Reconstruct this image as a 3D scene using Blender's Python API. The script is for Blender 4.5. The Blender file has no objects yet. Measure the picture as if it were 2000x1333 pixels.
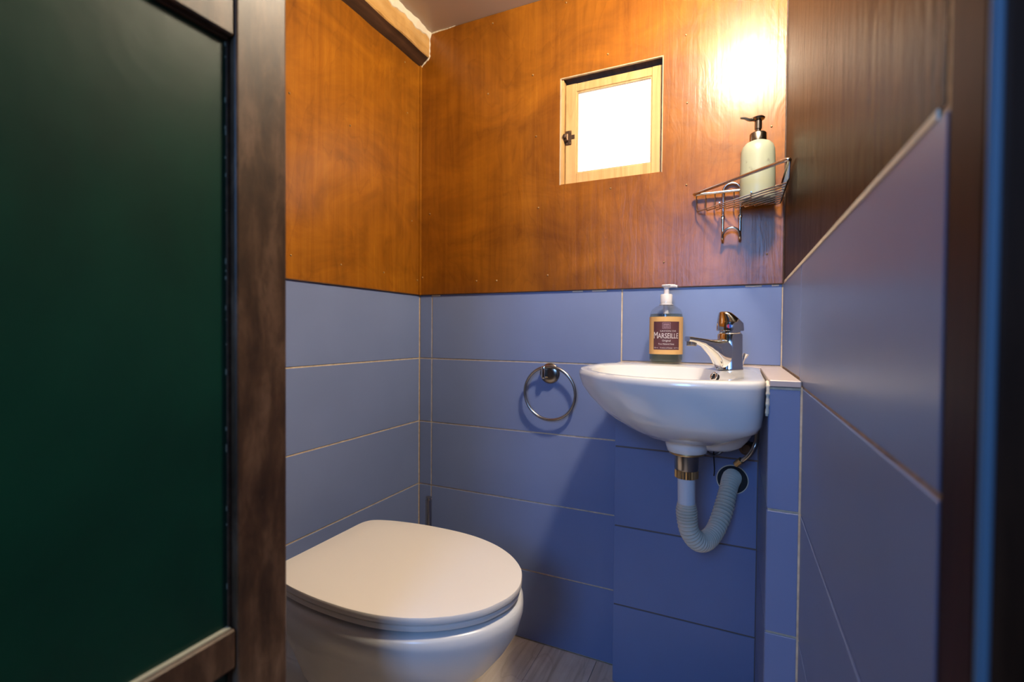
import bpy, bmesh, math, random
from mathutils import Vector, Matrix
random.seed(4)
S = bpy.context.scene
C = S.collection
PI = math.pi

# ------------------------------------------------------------------ camera
CAM = (0.9119, -1.2641, 0.8837)
yaw, pit, rol, F = 0.4353, -0.0178, 0.0075, 940.5
r = Vector((math.cos(yaw), math.sin(yaw), 0))
fw = Vector((-math.sin(yaw)*math.cos(pit), math.cos(yaw)*math.cos(pit), math.sin(pit)))
up = r.cross(fw)
cr = r*math.cos(rol) + up*math.sin(rol)
cu = up*math.cos(rol) - r*math.sin(rol)
cd = bpy.data.cameras.new('camera'); cam = bpy.data.objects.new('camera', cd); C.objects.link(cam)
M = Matrix((cr, cu, -fw)).transposed().to_4x4(); M.translation = Vector(CAM)
cam.matrix_world = M
cd.sensor_width = 36; cd.lens = F/2000*36; cd.clip_start = 0.01
cd.dof.use_dof = True; cd.dof.focus_distance = 1.02; cd.dof.aperture_fstop = 3.6
S.camera = cam

# ------------------------------------------------------------------ world, daylight, exposure
w = bpy.data.worlds.new('world'); S.world = w; w.use_nodes = True
w.node_tree.nodes['Background'].inputs[0].default_value = (0.55, 0.72, 1, 1)
w.node_tree.nodes['Background'].inputs[1].default_value = 0.6
def area(name, loc, rot, sx, sy, power, col):
    l = bpy.data.lights.new(name, 'AREA'); l.shape = 'RECTANGLE'; l.size = sx; l.size_y = sy
    l.energy = power; l.color = col
    o = bpy.data.objects.new(name, l); C.objects.link(o); o.location = loc; o.rotation_euler = rot
    return o
# daylight entering by the passage window behind the camera
area('passage_daylight', (0.80, -2.40, 1.40), (PI/2, 0, 0), 0.38, 0.52, 18.5, (0.20, 0.45, 1.0))
LAMP = (0.935, -0.515, 1.748); LAMP_E = 590.0; LAMP_COL = (1.0, 0.84, 0.62)
S.view_settings.view_transform = 'Standard'; S.view_settings.look = 'None'
S.view_settings.gamma = 1; S.view_settings.use_curve_mapping = False
S.view_settings.exposure = 0.0

# ------------------------------------------------------------------ materials
def mat(name, col, rough=0.5, metal=0.0, coat=0.0, spec=0.5, trans=0.0, ior=1.45, alpha=1.0, sub=0.0):
    m = bpy.data.materials.new(name); m.use_nodes = True
    b = m.node_tree.nodes['Principled BSDF']
    b.inputs['Base Color'].default_value = (*col, 1); b.inputs['Roughness'].default_value = rough
    b.inputs['Metallic'].default_value = metal; b.inputs['Coat Weight'].default_value = coat
    b.inputs['Coat Roughness'].default_value = 0.12
    b.inputs['Specular IOR Level'].default_value = spec
    b.inputs['Transmission Weight'].default_value = trans; b.inputs['IOR'].default_value = ior
    b.inputs['Alpha'].default_value = alpha
    m['b'] = 1
    return m
def N(m, t, **k):
    n = m.node_tree.nodes.new(t)
    for a, v in k.items():
        if a.startswith('i_'):
            n.inputs[a[2:]].default_value = v
        else: setattr(n, a, v)
    return n
def L(m, a, ao, b, bi): m.node_tree.links.new(a.outputs[ao], b.inputs[bi])
def bsdf(m): return m.node_tree.nodes['Principled BSDF']
def coords(m, scale, rot=(0,0,0), loc=(0,0,0)):
    t = N(m, 'ShaderNodeTexCoord'); mp = N(m, 'ShaderNodeMapping')
    mp.inputs['Scale'].default_value = scale; mp.inputs['Rotation'].default_value = rot; mp.inputs['Location'].default_value = loc
    L(m, t, 'Object', mp, 'Vector'); return mp
def ramp(m, src, so, stops):
    rp = N(m, 'ShaderNodeValToRGB'); e = rp.color_ramp.elements
    while len(e) < len(stops): e.new(0.5)
    for el, (p, c) in zip(e, stops): el.position = p; el.color = (*c, 1)
    L(m, src, so, rp, 'Fac'); return rp
def noise(m, mp, scale=1, detail=5, rough=0.6, dist=0.0):
    n = N(m, 'ShaderNodeTexNoise'); n.inputs['Scale'].default_value = scale; n.inputs['Detail'].default_value = detail
    n.inputs['Roughness'].default_value = rough; n.inputs['Distortion'].default_value = dist
    L(m, mp, 'Vector', n, 'Vector'); return n
def mix(m, a, b, fac, mode='MULTIPLY'):
    x = N(m, 'ShaderNodeMix', data_type='RGBA', blend_type=mode)
    x.inputs[0].default_value = fac if not isinstance(fac, tuple) else 1
    if isinstance(fac, tuple): L(m, fac[0], fac[1], x, 0)
    L(m, a, 0, x, 6); L(m, b, 0, x, 7)
    class O: pass
    return x
def out_mix(m, x, inp='Base Color'): m.node_tree.links.new(x.outputs[2], bsdf(m).inputs[inp])
def bump(m, src, so, strength, dist=0.001):
    bp = N(m, 'ShaderNodeBump'); bp.inputs['Strength'].default_value = strength; bp.inputs['Distance'].default_value = dist
    L(m, src, so, bp, 'Height'); L(m, bp, 'Normal', bsdf(m), 'Normal')

def wood(name, c0, c1, c2, grain=(60, 60, 2.2), rough=0.35, coat=0.0, blot=0.5, coatr=0.15, bmp=0.08, spec=0.4):
    """varnished veneer: streaks along the grain, broad tone patches and flame figure"""
    m = mat(name, c1, rough, coat=coat, spec=spec); bsdf(m).inputs['Coat Roughness'].default_value = coatr
    g = noise(m, coords(m, grain), 1, 6, 0.65, 0.3)
    g1 = ramp(m, g, 'Fac', [(0.28, c0), (0.5, c1), (0.75, c2)])
    # flame figure: bands bent by a slow noise
    k = tuple(2.2 if v > 10 else 0.55 for v in grain)
    f = noise(m, coords(m, k, loc=(3.1, 1.7, 0.4)), 1.6, 3, 0.5, 1.2)
    mm = N(m, 'ShaderNodeMath', operation='MULTIPLY'); mm.inputs[1].default_value = 15; L(m, f, 'Fac', mm, 0)
    fr = N(m, 'ShaderNodeMath', operation='FRACT'); L(m, mm, 0, fr, 0)
    f1 = ramp(m, fr, 0, [(0.0, (0.80, 0.76, 0.72)), (0.12, (1, 1, 1)), (1.0, (0.93, 0.92, 0.9))])
    b = noise(m, coords(m, (4, 4, 6.5)), 1, 5, 0.62, 0.9)
    b1 = ramp(m, b, 'Fac', [(0.3, (1-blot, 1-blot*1.1, 1-blot*1.15)), (0.65, (1, 1, 1))])
    x = mix(m, g1, f1, 0.8); 
    y = N(m, 'ShaderNodeMix', data_type='RGBA', blend_type='MULTIPLY'); y.inputs[0].default_value = 0.8
    m.node_tree.links.new(x.outputs[2], y.inputs[6]); L(m, b1, 0, y, 7)
    st = noise(m, coords(m, tuple(9 if v > 10 else 0.8 for v in grain), loc=(.4, 2.1, .9)), 1, 4, 0.6, 0.3)
    s1 = ramp(m, st, 'Fac', [(0.32, (0.62, 0.56, 0.5)), (0.55, (1, 1, 1))])
    z = N(m, 'ShaderNodeMix', data_type='RGBA', blend_type='MULTIPLY'); z.inputs[0].default_value = blot
    m.node_tree.links.new(y.outputs[2], z.inputs[6]); L(m, s1, 0, z, 7)
    out_mix(m, z)
    # fine grain relief plus the uneven brush marks of the varnish
    u = noise(m, coords(m, tuple(16 if v > 10 else 7 for v in grain), loc=(1.3, .2, 2.2)), 1, 4, 0.6, 0.8)
    ad = N(m, 'ShaderNodeMath', operation='MULTIPLY_ADD'); ad.inputs[1].default_value = 2.2; L(m, u, 'Fac', ad, 0); L(m, g, 'Fac', ad, 2)
    bump(m, ad, 0, bmp)
    bn = [q for q in m.node_tree.nodes if q.type == 'BUMP'][0]; L(m, bn, 'Normal', bsdf(m), 'Coat Normal')
    return m

def tile_mat(name, col, rough=0.32):
    m = mat(name, col, rough, spec=0.3)
    n = noise(m, coords(m, (2.5, 2.5, 2.5)), 1, 3, 0.5)
    d = tuple(c*0.93 for c in col); e = tuple(min(1, c*1.05) for c in col)
    rp = ramp(m, n, 'Fac', [(0.35, d), (0.65, e)]); L(m, rp, 0, bsdf(m), 'Base Color')
    n2 = noise(m, coords(m, (9, 9, 9)), 1, 3, 0.5); bump(m, n2, 'Fac', 0.02, 0.002)
    return m

M_TILE = tile_mat('blue_glazed_tile', (0.182, 0.236, 0.42))
M_LEDGE = tile_mat('ledge_tile_warm_sheen', (0.60, 0.50, 0.46), 0.3)  # warm grazing reflection on the blue ledge tile, put into its base colour
M_GROUT = mat('beige_grout', (0.52, 0.42, 0.33), 0.9)
n = noise(M_GROUT, coords(M_GROUT, (60, 60, 60)), 1, 4); rp = ramp(M_GROUT, n, 'Fac', [(0.3, (0.50, 0.38, 0.25)), (0.65, (0.74, 0.60, 0.42))]); L(M_GROUT, rp, 0, bsdf(M_GROUT), 'Base Color')
M_GROUTD = mat('stained_dark_grout', (0.16, 0.13, 0.12), 0.9)
M_PLY = wood('orange_varnished_plywood', (0.27, 0.084, 0.003), (0.32, 0.104, 0.0045), (0.37, 0.130, 0.008), (70, 70, 2.0), 0.45, coat=0.65, blot=0.55, coatr=0.27, bmp=0.55, spec=0.2)
M_PLYL = wood('amber_varnished_plywood', (0.30, 0.096, 0.003), (0.345, 0.118, 0.005), (0.39, 0.145, 0.009), (70, 70, 2.0), 0.45, coat=0.35, blot=0.55, coatr=0.22, bmp=0.35, spec=0.2)
M_PLYD = wood('brown_varnished_board', (0.012, 0.007, 0.004), (0.034, 0.021, 0.010), (0.085, 0.055, 0.026), (55, 75, 1.1), 0.33, coat=0.0, blot=0.5, coatr=0.22, bmp=1.0, spec=0.06)
M_EDGE = wood('raw_wood_edge', (0.5, 0.36, 0.2), (0.62, 0.46, 0.28), (0.7, 0.55, 0.36), rough=0.6, blot=0.3)
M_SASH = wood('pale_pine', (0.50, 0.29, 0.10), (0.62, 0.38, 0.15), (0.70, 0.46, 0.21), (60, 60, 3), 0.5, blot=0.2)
M_BEAMD = wood('dark_beam_stain_and_shade', (0.03, 0.014, 0.007), (0.075, 0.034, 0.016), (0.13, 0.062, 0.03), (55, 3, 55), 0.6, blot=0.5)  # beam stain; also colours the painted shade strips at panel edges
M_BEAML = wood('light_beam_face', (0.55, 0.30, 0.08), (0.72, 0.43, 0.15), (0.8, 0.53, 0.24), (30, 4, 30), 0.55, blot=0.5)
M_PLASTER = mat('white_filler', (0.74, 0.66, 0.52), 0.9)
n = noise(M_PLASTER, coords(M_PLASTER, (70, 70, 70)), 1, 4); bump(M_PLASTER, n, 'Fac', 0.5, 0.003)
M_CEIL = mat('gloss_cream_ceiling', (0.50, 0.42, 0.36), 0.22)
n = noise(M_CEIL, coords(M_CEIL, (5, 5, 5)), 1, 3); bump(M_CEIL, n, 'Fac', 0.12, 0.01)
M_FLOOR = wood('pale_ash_board', (0.52, 0.42, 0.31), (0.74, 0.64, 0.52), (0.82, 0.74, 0.63), (60, 3, 60), 0.5, blot=0.25)
M_DOORB = wood('worn_brown_door_timber', (0.022, 0.010, 0.004), (0.075, 0.038, 0.018), (0.19, 0.110, 0.066), (44, 44, 12), 0.45, coat=0.1, blot=0.6, coatr=0.3, bmp=0.2)
# scuffs and pale scratches worn into the door timber
sc = noise(M_DOORB, coords(M_DOORB, (260, 260, 60)), 1, 3, 0.6, 0.5); sr = ramp(M_DOORB, sc, 'Fac', [(0.70, (0, 0, 0)), (0.76, (1, 1, 1))])
pk = noise(M_DOORB, coords(M_DOORB, (14, 14, 9), loc=(2, 3, 1)), 1, 3); pr = ramp(M_DOORB, pk, 'Fac', [(0.5, (0, 0, 0)), (0.62, (1, 1, 1))])
sm = N(M_DOORB, 'ShaderNodeMath', operation='MULTIPLY'); L(M_DOORB, sr, 0, sm, 0); L(M_DOORB, pr, 0, sm, 1)
sx_ = N(M_DOORB, 'ShaderNodeMix', data_type='RGBA'); old = bsdf(M_DOORB).inputs['Base Color'].links[0].from_socket
M_DOORB.node_tree.links.new(old, sx_.inputs[6]); sx_.inputs[7].default_value = (0.30, 0.20, 0.12, 1); L(M_DOORB, sm, 0, sx_, 0); out_mix(M_DOORB, sx_)
M_JAMB = wood('red_brown_jamb', (0.018, 0.006, 0.002), (0.040, 0.014, 0.006), (0.075, 0.027, 0.012), (50, 50, 3), 0.5, coat=0.0, spec=0.12, blot=0.3)
M_GREEN = mat('dark_green_gloss_paint', (0.003, 0.05, 0.03), 0.36, coat=0.0, spec=0.33)
n = noise(M_GREEN, coords(M_GREEN, (7, 7, 4)), 1, 5, 0.6, 0.4)
rp = ramp(M_GREEN, n, 'Fac', [(0.3, (0.001, 0.018, 0.011)), (0.7, (0.002, 0.034, 0.020))]); L(M_GREEN, rp, 0, bsdf(M_GREEN), 'Base Color')
n2 = noise(M_GREEN, coords(M_GREEN, (30, 30, 18)), 1, 4); bump(M_GREEN, n2, 'Fac', 0.10, 0.004)
bsdf(M_GREEN).inputs['Coat Roughness'].default_value = 0.33
M_CHIP_GLINT = mat('cream_chips_and_bevel_light', (0.34, 0.32, 0.22), 0.7)  # paint chips, and the light painted on the rail bevels
M_CERAMIC = mat('white_ceramic', (0.80, 0.79, 0.77), 0.14, coat=0.5, spec=0.6)
M_WC = mat('satin_white_ceramic', (0.76, 0.75, 0.74), 0.27, coat=0.15, spec=0.5)
M_LID = mat('cream_plastic', (0.84, 0.79, 0.73), 0.40)
M_CHROME = mat('chrome', (0.72, 0.71, 0.70), 0.08, 1)
M_STEEL = mat('brushed_steel', (0.42, 0.38, 0.34), 0.26, 1)
M_WIRE = mat('shelf_steel', (0.62, 0.55, 0.50), 0.2, 1)
M_NICKEL = mat('dark_nickel', (0.30, 0.26, 0.22), 0.24, 1)
M_BRASS = mat('brass', (0.62, 0.44, 0.22), 0.3, 1)
M_BRONZE = mat('tarnished_bronze', (0.13, 0.075, 0.045), 0.42, 0.8)
M_BLACK = mat('black_rubber', (0.008, 0.008, 0.009), 0.6)
M_HOSE = mat('grey_plastic_hose', (0.66, 0.58, 0.46), 0.5)
M_PIPE = mat('white_plastic_pipe', (0.66, 0.66, 0.68), 0.35)
M_SAGE = mat('sage_glazed_ceramic', (0.34, 0.36, 0.26), 0.35, spec=0.5)
n = noise(M_SAGE, coords(M_SAGE, (28, 28, 20)), 1, 5, 0.6); rp = ramp(M_SAGE, n, 'Fac', [(0.27, (0.20, 0.21, 0.16)), (0.36, (0.35, 0.37, 0.27))]); L(M_SAGE, rp, 0, bsdf(M_SAGE), 'Base Color')
M_TAN = mat('tan_paper', (0.72, 0.42, 0.15), 0.6)
M_PLUM = mat('plum_print', (0.095, 0.032, 0.040), 0.6)
M_INK = mat('cream_print', (0.72, 0.66, 0.64), 0.6)
M_LOGO = mat('mauve_print', (0.33, 0.20, 0.24), 0.6)
M_PUMP = mat('translucent_white_plastic', (0.72, 0.69, 0.70), 0.35)
M_RED = mat('red_enamel', (0.35, 0.01, 0.04), 0.3)
M_BLUE = mat('blue_enamel', (0.01, 0.04, 0.3), 0.3)
M_CLEAR = bpy.data.materials.new('clear_plastic'); M_CLEAR.use_nodes = True
nt = M_CLEAR.node_tree; nt.nodes.clear()
o_ = nt.nodes.new('ShaderNodeOutputMaterial'); a_ = nt.nodes.new('ShaderNodeBsdfTransparent'); g_ = nt.nodes.new('ShaderNodeBsdfGlossy')
x_ = nt.nodes.new('ShaderNodeMixShader'); w_ = nt.nodes.new('ShaderNodeLayerWeight'); p_w = nt.nodes.new('ShaderNodeMath'); p_w.operation = 'POWER'; p_w.inputs[1].default_value = 4; nt.links.new(w_.outputs['Facing'], p_w.inputs[0]); f_ = nt.nodes.new('ShaderNodeMath'); f_.operation = 'MULTIPLY_ADD'; f_.inputs[1].default_value = 0.45; f_.inputs[2].default_value = 0.03; nt.links.new(p_w.outputs[0], f_.inputs[0])
a_.inputs[0].default_value = (0.95, 0.955, 0.94, 1); g_.inputs[1].default_value = 0.05
nt.links.new(f_.outputs[0], x_.inputs[0]); nt.links.new(a_.outputs[0], x_.inputs[1]); nt.links.new(g_.outputs[0], x_.inputs[2]); nt.links.new(x_.outputs[0], o_.inputs[0])
M_LIQ = M_CLEAR.copy(); M_LIQ.name = 'grey_green_liquid_soap'
for q_ in M_LIQ.node_tree.nodes:
    if q_.type == 'BSDF_TRANSPARENT': q_.inputs[0].default_value = (0.80, 0.81, 0.70, 1)
def emit(name, col, s):
    m = bpy.data.materials.new(name); m.use_nodes = True; nt = m.node_tree; nt.nodes.clear()
    o = nt.nodes.new('ShaderNodeOutputMaterial'); e = nt.nodes.new('ShaderNodeEmission')
    e.inputs[0].default_value = (*col, 1); e.inputs[1].default_value = s; nt.links.new(e.outputs[0], o.inputs[0]); return m
M_PANE = emit('daylit_frosted_glass', (0.90, 0.95, 1.0), 2.6)
M_BULB = emit('warm_lamp_globe', LAMP_COL, LAMP_E)

# ------------------------------------------------------------------ mesh helpers
def obj(name, bm, m, parent=None, smooth=False, label=None):
    bmesh.ops.recalc_face_normals(bm, faces=bm.faces)
    me = bpy.data.meshes.new(name); bm.to_mesh(me); bm.free()
    me.materials.append(m)
    if smooth:
        me.shade_smooth(); me.set_sharp_from_angle(angle=math.radians(42))
    o = bpy.data.objects.new(name, me); C.objects.link(o)
    if parent: o.parent = parent
    if label: o['label'] = label
    return o
def smooth_angle(o, deg=35):
    me = o.data; me.shade_smooth()
    me.set_sharp_from_angle(angle=math.radians(deg)); return o
def tag(o, label, cat, group=None, kind=None):
    o['label'] = label; o['category'] = cat
    if group: o['group'] = group
    if kind: o['kind'] = kind
    return o
def thing(name, label, cat, group=None, kind=None):
    o = bpy.data.objects.new(name, None); C.objects.link(o); o.empty_display_size = 0.05
    return tag(o, label, cat, group, kind)
def box(bm, x0, x1, y0, y1, z0, z1, bev=0.0, seg=1):
    t = bmesh.new()
    bmesh.ops.create_cube(t, size=1)
    for v in t.verts:
        v.co = Vector((x0+(v.co.x+.5)*(x1-x0), y0+(v.co.y+.5)*(y1-y0), z0+(v.co.z+.5)*(z1-z0)))
    if bev: bmesh.ops.bevel(t, geom=t.edges[:], offset=bev, segments=seg, affect='EDGES', profile=0.5)
    me = bpy.data.meshes.new('t'); t.to_mesh(me); t.free(); bm.from_mesh(me); bpy.data.meshes.remove(me)
    return bm
def bx(*a, **k): return box(bmesh.new(), *a, **k)
def rings(bm, rs, close=True, cap0=True, cap1=True):
    """loft a list of vertex rings"""
    vs = [[bm.verts.new(p) for p in q] for q in rs]
    n = len(vs[0])
    for a, b in zip(vs, vs[1:]):
        for i in range(n if close else n-1):
            j = (i+1) % n
            bm.faces.new((a[i], a[j], b[j], b[i]))
    if cap0: bm.faces.new(vs[0][::-1])
    if cap1: bm.faces.new(vs[-1])
    return bm
def lathe(bm, prof, cx=0, cy=0, cz=0, n=40, axis='z', cap0=True, cap1=True):
    rs = []
    for rr, h in prof:
        q = []
        for i in range(n):
            a = 2*PI*i/n; c, s = rr*math.cos(a), rr*math.sin(a)
            q.append({'z': (cx+c, cy+s, cz+h), 'y': (cx+c, cy+h, cz+s), 'x': (cx+h, cy+c, cz+s)}[axis])
        rs.append(q)
    return rings(bm, rs, True, cap0, cap1)
def catmull(pts, n=8, closed=False):
    P = [Vector(p) for p in pts]; out = []; m = len(P)
    for i in range(m if closed else m-1):
        if closed: a, b, c, d = P[(i-1) % m], P[i], P[(i+1) % m], P[(i+2) % m]
        else: a, b, c, d = P[max(i-1, 0)], P[i], P[i+1], P[min(i+2, m-1)]
        for k in range(n):
            t = k/n
            out.append(0.5*((2*b)+(c-a)*t+(2*a-5*b+4*c-d)*t*t+(3*b-a-3*c+d)*t**3))
    if not closed: out.append(P[-1])
    return out
def tube(bm, pts, rad, n=10, closed=False, caps=True):
    """sweep a circle along points; rad may be a function of the fraction"""
    P = [Vector(p) for p in pts]; m = len(P); rs = []
    T = []
    for i in range(m):
        if closed: t = P[(i+1) % m]-P[(i-1) % m]
        else: t = P[min(i+1, m-1)]-P[max(i-1, 0)]
        T.append(t.normalized())
    nrm = T[0].orthogonal().normalized()
    for i in range(m):
        nrm = (nrm-T[i]*nrm.dot(T[i])).normalized(); bn = T[i].cross(nrm)
        rr = rad(i/(m-1)) if callable(rad) else rad
        rs.append([P[i]+(nrm*math.cos(2*PI*k/n)+bn*math.sin(2*PI*k/n))*rr for k in range(n)])
    if closed:
        rs.append(rs[0]); 
        # ring twist is small for planar loops; reuse of the first ring closes the tube
        vs = [[bm.verts.new(p) for p in q] for q in rs[:-1]]
        for i in range(m):
            a, b = vs[i], vs[(i+1) % m]
            for k in range(n): bm.faces.new((a[k], a[(k+1) % n], b[(k+1) % n], b[k]))
        return bm
    return rings(bm, rs, True, caps, caps)
def tube_obj(name, pts, rad, m, parent, n=10, closed=False, label=None):
    return obj(name, tube(bmesh.new(), pts, rad, n, closed), m, parent, True, label)
def arc(c, rr, a0, a1, n, ex, ez):
    c = Vector(c); ex = Vector(ex); ez = Vector(ez)
    return [c+ex*(rr*math.cos(a0+(a1-a0)*i/n))+ez*(rr*math.sin(a0+(a1-a0)*i/n)) for i in range(n+1)]

# ------------------------------------------------------------------ the room shell
W = 1.008; H = 1.81; YF = -0.945; ZW = 1.0
G = 0.0019   # half a grout joint
floor = tag(bpy.data.objects.new('floor', None), 'pale ash-look plank floor of the small washroom', 'floor', kind='structure'); C.objects.link(floor)
obj('floor_base', bx(-0.45, 1.12, -2.45, 0.05, -0.04, -0.004), M_GROUT, floor)
for i in range(8):
    x0 = -0.022+i*0.1515
    for y0, y1 in ((-0.95, -0.35-(i % 3)*0.16), (-0.35-(i % 3)*0.16, 0.0)):
        if x0 > W: continue
        b = obj('plank', bx(x0+.0006, x0+.1509, y0+.0006, y1-.0006, -0.006, 0.0, bev=.0008), M_FLOOR, floor)
for i in range(9):
    x0 = -0.45+i*0.1740
    obj('plank', bx(x0+.0006, x0+.1734, -2.45, -0.952, -0.006, 0.0, bev=.0008), M_FLOOR, floor)

# back wall (window, washbasin)
wb = obj('wall_back', bx(-0.06, 0.455, 0.0016, 0.10, 0, H), M_GROUT)
me = wb.data; bm = bmesh.new(); bm.from_mesh(me)
box(bm, 0.755, 1.12, 0.0016, 0.10, 0, H); box(bm, 0.455, 0.755, 0.0016, 0.10, 0, 1.27); box(bm, 0.455, 0.755, 0.0016, 0.10, 1.60, H)
bm.to_mesh(me); bm.free()
tag(wb, 'back wall, orange plywood with a small window above blue tiles', 'wall', kind='structure')
def tile(parent, x0, x1, y0, y1, z0, z1, m=M_TILE):
    return obj('tile', bx(x0, x1, y0, y1, z0, z1, bev=.0007), m, parent)
for k in range(5):
    z0, z1 = k*.2+G, k*.2+.2-G
    if k == 4: z1 = .2*5-.001
    tile(wb, .0022, .0465-G, 0, .004, z0, z1)
    tile(wb, .0465+G, .6405-G, 0, .004, z0, z1)
    if k == 4: tile(wb, .6405+G, W-.002, 0, .004, .8125, z1)
# plywood panel with the window cut out
def plate_hole(x0, x1, z0, z1, hx0, hx1, hz0, hz1, ya, yb):
    bm = bmesh.new()
    X = [x0, hx0, hx1, x1]; Z = [z0, hz0, hz1, z1]
    g = {(i, j, k): bm.verts.new((X[i], (ya, yb)[k], Z[j])) for i in range(4) for j in range(4) for k in range(2)}
    for i in range(3):
        for j in range(3):
            if (i, j) == (1, 1): continue
            for k in range(2): bm.faces.new((g[i, j, k], g[i+1, j, k], g[i+1, j+1, k], g[i, j+1, k]))
    for (a, b) in (((0, 0), (3, 0)), ((3, 0), (3, 3)), ((3, 3), (0, 3)), ((0, 3), (0, 0))):
        d = (max(-1, min(1, b[0]-a[0])), max(-1, min(1, b[1]-a[1])))
        for s in range(3):
            p = (a[0]+d[0]*s, a[1]+d[1]*s); q = (p[0]+d[0], p[1]+d[1])
            bm.faces.new((g[*p, 0], g[*q, 0], g[*q, 1], g[*p, 1]))
    for p, q in (((1, 1), (2, 1)), ((2, 1), (2, 2)), ((2, 2), (1, 2)), ((1, 2), (1, 1))):
        bm.faces.new((g[*p, 0], g[*q, 0], g[*q, 1], g[*p, 1]))
    return bm
WX0, WX1, WZ0, WZ1 = .467, .737, 1.2905, 1.5785
pb = obj('plywood_panel', plate_hole(.003, W-.0018, ZW+.0012, H-.001, WX0, WX1, WZ0, WZ1, -.004, .0012), M_PLY, wb)
obj('gap_shade', bx(.003, W-.002, -.0043, .0012, ZW-.0012, ZW+.0012), M_BEAMD, wb)  # added dark strip: shadow line under the plywood put into colour
obj('gap_shade', bx(W-.0018, W+.0012, -.0036, .0012, ZW, H-.001), M_BEAMD, wb)  # added dark strip painting the shaded gap between the panels
nail_me = None
def nail(p, parent, axis):
    global nail_me
    if nail_me is None:
        bm = bmesh.new(); bmesh.ops.create_uvsphere(bm, u_segments=8, v_segments=5, radius=.0023)
        nail_me = bpy.data.meshes.new('nail_head'); bm.to_mesh(nail_me); bm.free(); nail_me.materials.append(M_BRASS); nail_me.shade_smooth()
    o = bpy.data.objects.new('nail_head', nail_me); C.objects.link(o); o.location = p; o.parent = parent
for x, z in ((.257, 1.784), (.243, 1.583), (.385, 1.607), (.396, 1.434), (.405, 1.234), (.275, 1.035), (.434, 1.044), (.208, 1.037), (.014, 1.055), (.04, 1.252), (.597, 1.615), (.608, 1.264), (.745, 1.063), (.796, 1.25), (.795, 1.45), (.79, 1.616), (.979, 1.361), (.974, 1.069), (.481, 1.781), (.62, 1.79), (.97, 1.70)):
    nail((x, -.0045, z), pb, 'y')

for x0, x1 in ((.046, .078), (.505, .535), (.56, .60), (.93, .965), (.985, 1.0)):
    obj('filler_chip', bx(x0, x1, -.0012, .0006, ZW-.0052, ZW-.0014, bev=.0008), M_PLASTER, wb)
# left wall (toilet side)
wl = tag(obj('wall_left', bx(-0.06, -.0016, -0.99, 0.0016, 0, H), M_GROUT), 'left wall, amber plywood above blue tiles, behind the toilet', 'wall', kind='structure')
for k in range(5):
    z0, z1 = k*.2+G, k*.2+.2-G
    if k == 4: z1 = .999
    tile(wl, -.004, 0, -.600+G, -.0022, z0, z1); tile(wl, -.004, 0, -.905, -.600-G, z0, z1)
pl = obj('plywood_panel', bx(-.0012, .004, -.905, -.006, ZW+.0012, H-.001), M_PLYL, wl)
for y, z in ((-.086, 1.688), (-.073, 1.543), (-.31, 1.413), (-.496, 1.412), (-.492, 1.053), (-.341, 1.052), (-.178, 1.051), (-.049, 1.224), (-.02, 1.045)):
    nail((.0045, y, z), pl, 'x')
obj('gap_shade', bx(-.0012, .0043, -.905, -.006, ZW-.0012, ZW+.0012), M_BEAMD, wl)  # added dark strip for the shadow under the left panel
obj('corner_bead', bx(.004, .0085, -.0125, -.0042, ZW, 1.715), M_PLYL, wl)

# right wall (brown board above long tiles)
wr = tag(obj('wall_right', bx(W+.0016, 1.12, -.947, 0.0016, 0, H), M_GROUT), 'right wall, dark brown board above long blue tiles', 'wall', kind='structure')
for k in range(5):
    z0, z1 = k*.2+G, k*.2+.2-G
    if k == 4:
        z1 = .999
        tile(wr, W, W+.004, -.344+G, -.0022, .8125, z1); tile(wr, W, W+.004, -.9462, -.344-G, z0, z1)
    else:
        tile(wr, W, W+.004, -.9462, -.388, z0, z1)
obj('board_panel', bx(W+.0010, W+.006, -.940, -.005, ZW+.004, H-.001), M_PLYD, wr)
obj('filler_seam', bx(W-.0004, W+.0012, -.933, -.03, ZW-.0008, ZW+.005, bev=.0004), M_PLASTER, wr)

# boxed-in pipes below the washbasin: low ledge and narrow pier
le = tag(obj('wall_ledge', bx(.6415, .964, -.0594, -.0002, 0, .7985), M_GROUTD), 'low tiled boxing under the washbasin with a ledge on top, warm sheen in its tile colour', 'wall', kind='structure')
for k in range(4):
    tile(le, .640, .9595, -.061, -.057, k*.2+G, k*.2+.2-G-(.003 if k == 3 else 0))
    tile(le, .640, .644, -.0565, -.001, k*.2+G, k*.2+.2-G-(.003 if k == 3 else 0))
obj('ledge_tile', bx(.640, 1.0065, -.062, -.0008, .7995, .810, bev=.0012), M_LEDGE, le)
pi_ = tag(obj('wall_pier', bx(.9626, W+.001, -.3834, -.0596, 0, .7985), M_GROUT), 'narrow tiled pier between washbasin and right wall', 'wall', kind='structure')
for k in range(4):
    z0, z1 = k*.2+G, k*.2+.2-G-(.003 if k == 3 else 0)
    tile(pi_, .9615, 1.0055, -.385, -.381, z0, z1)
    tile(pi_, .961, .965, -.379, -.063, z0, z1)
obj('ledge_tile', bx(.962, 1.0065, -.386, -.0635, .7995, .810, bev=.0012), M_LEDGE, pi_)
obj('corner_grout', bx(1.0055, 1.0085, -.3845, -.376, 0, .80), M_GROUT, pi_)
# outlet in the boxing
sl = obj('outlet_sleeve', tube(bmesh.new(), arc((.909, -.0615, .552), .0325, 0, 2*PI*47/48, 47, (1, 0, 0), (0, 0, 1)), .0014, 8, True), M_HOSE, le, True)
obj('outlet_hole', lathe(bmesh.new(), [(.0001, -.0626), (.0315, -.0626), (.0315, -.0612)], .909, 0, .552, 40, 'y'), M_BLACK, le)

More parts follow.
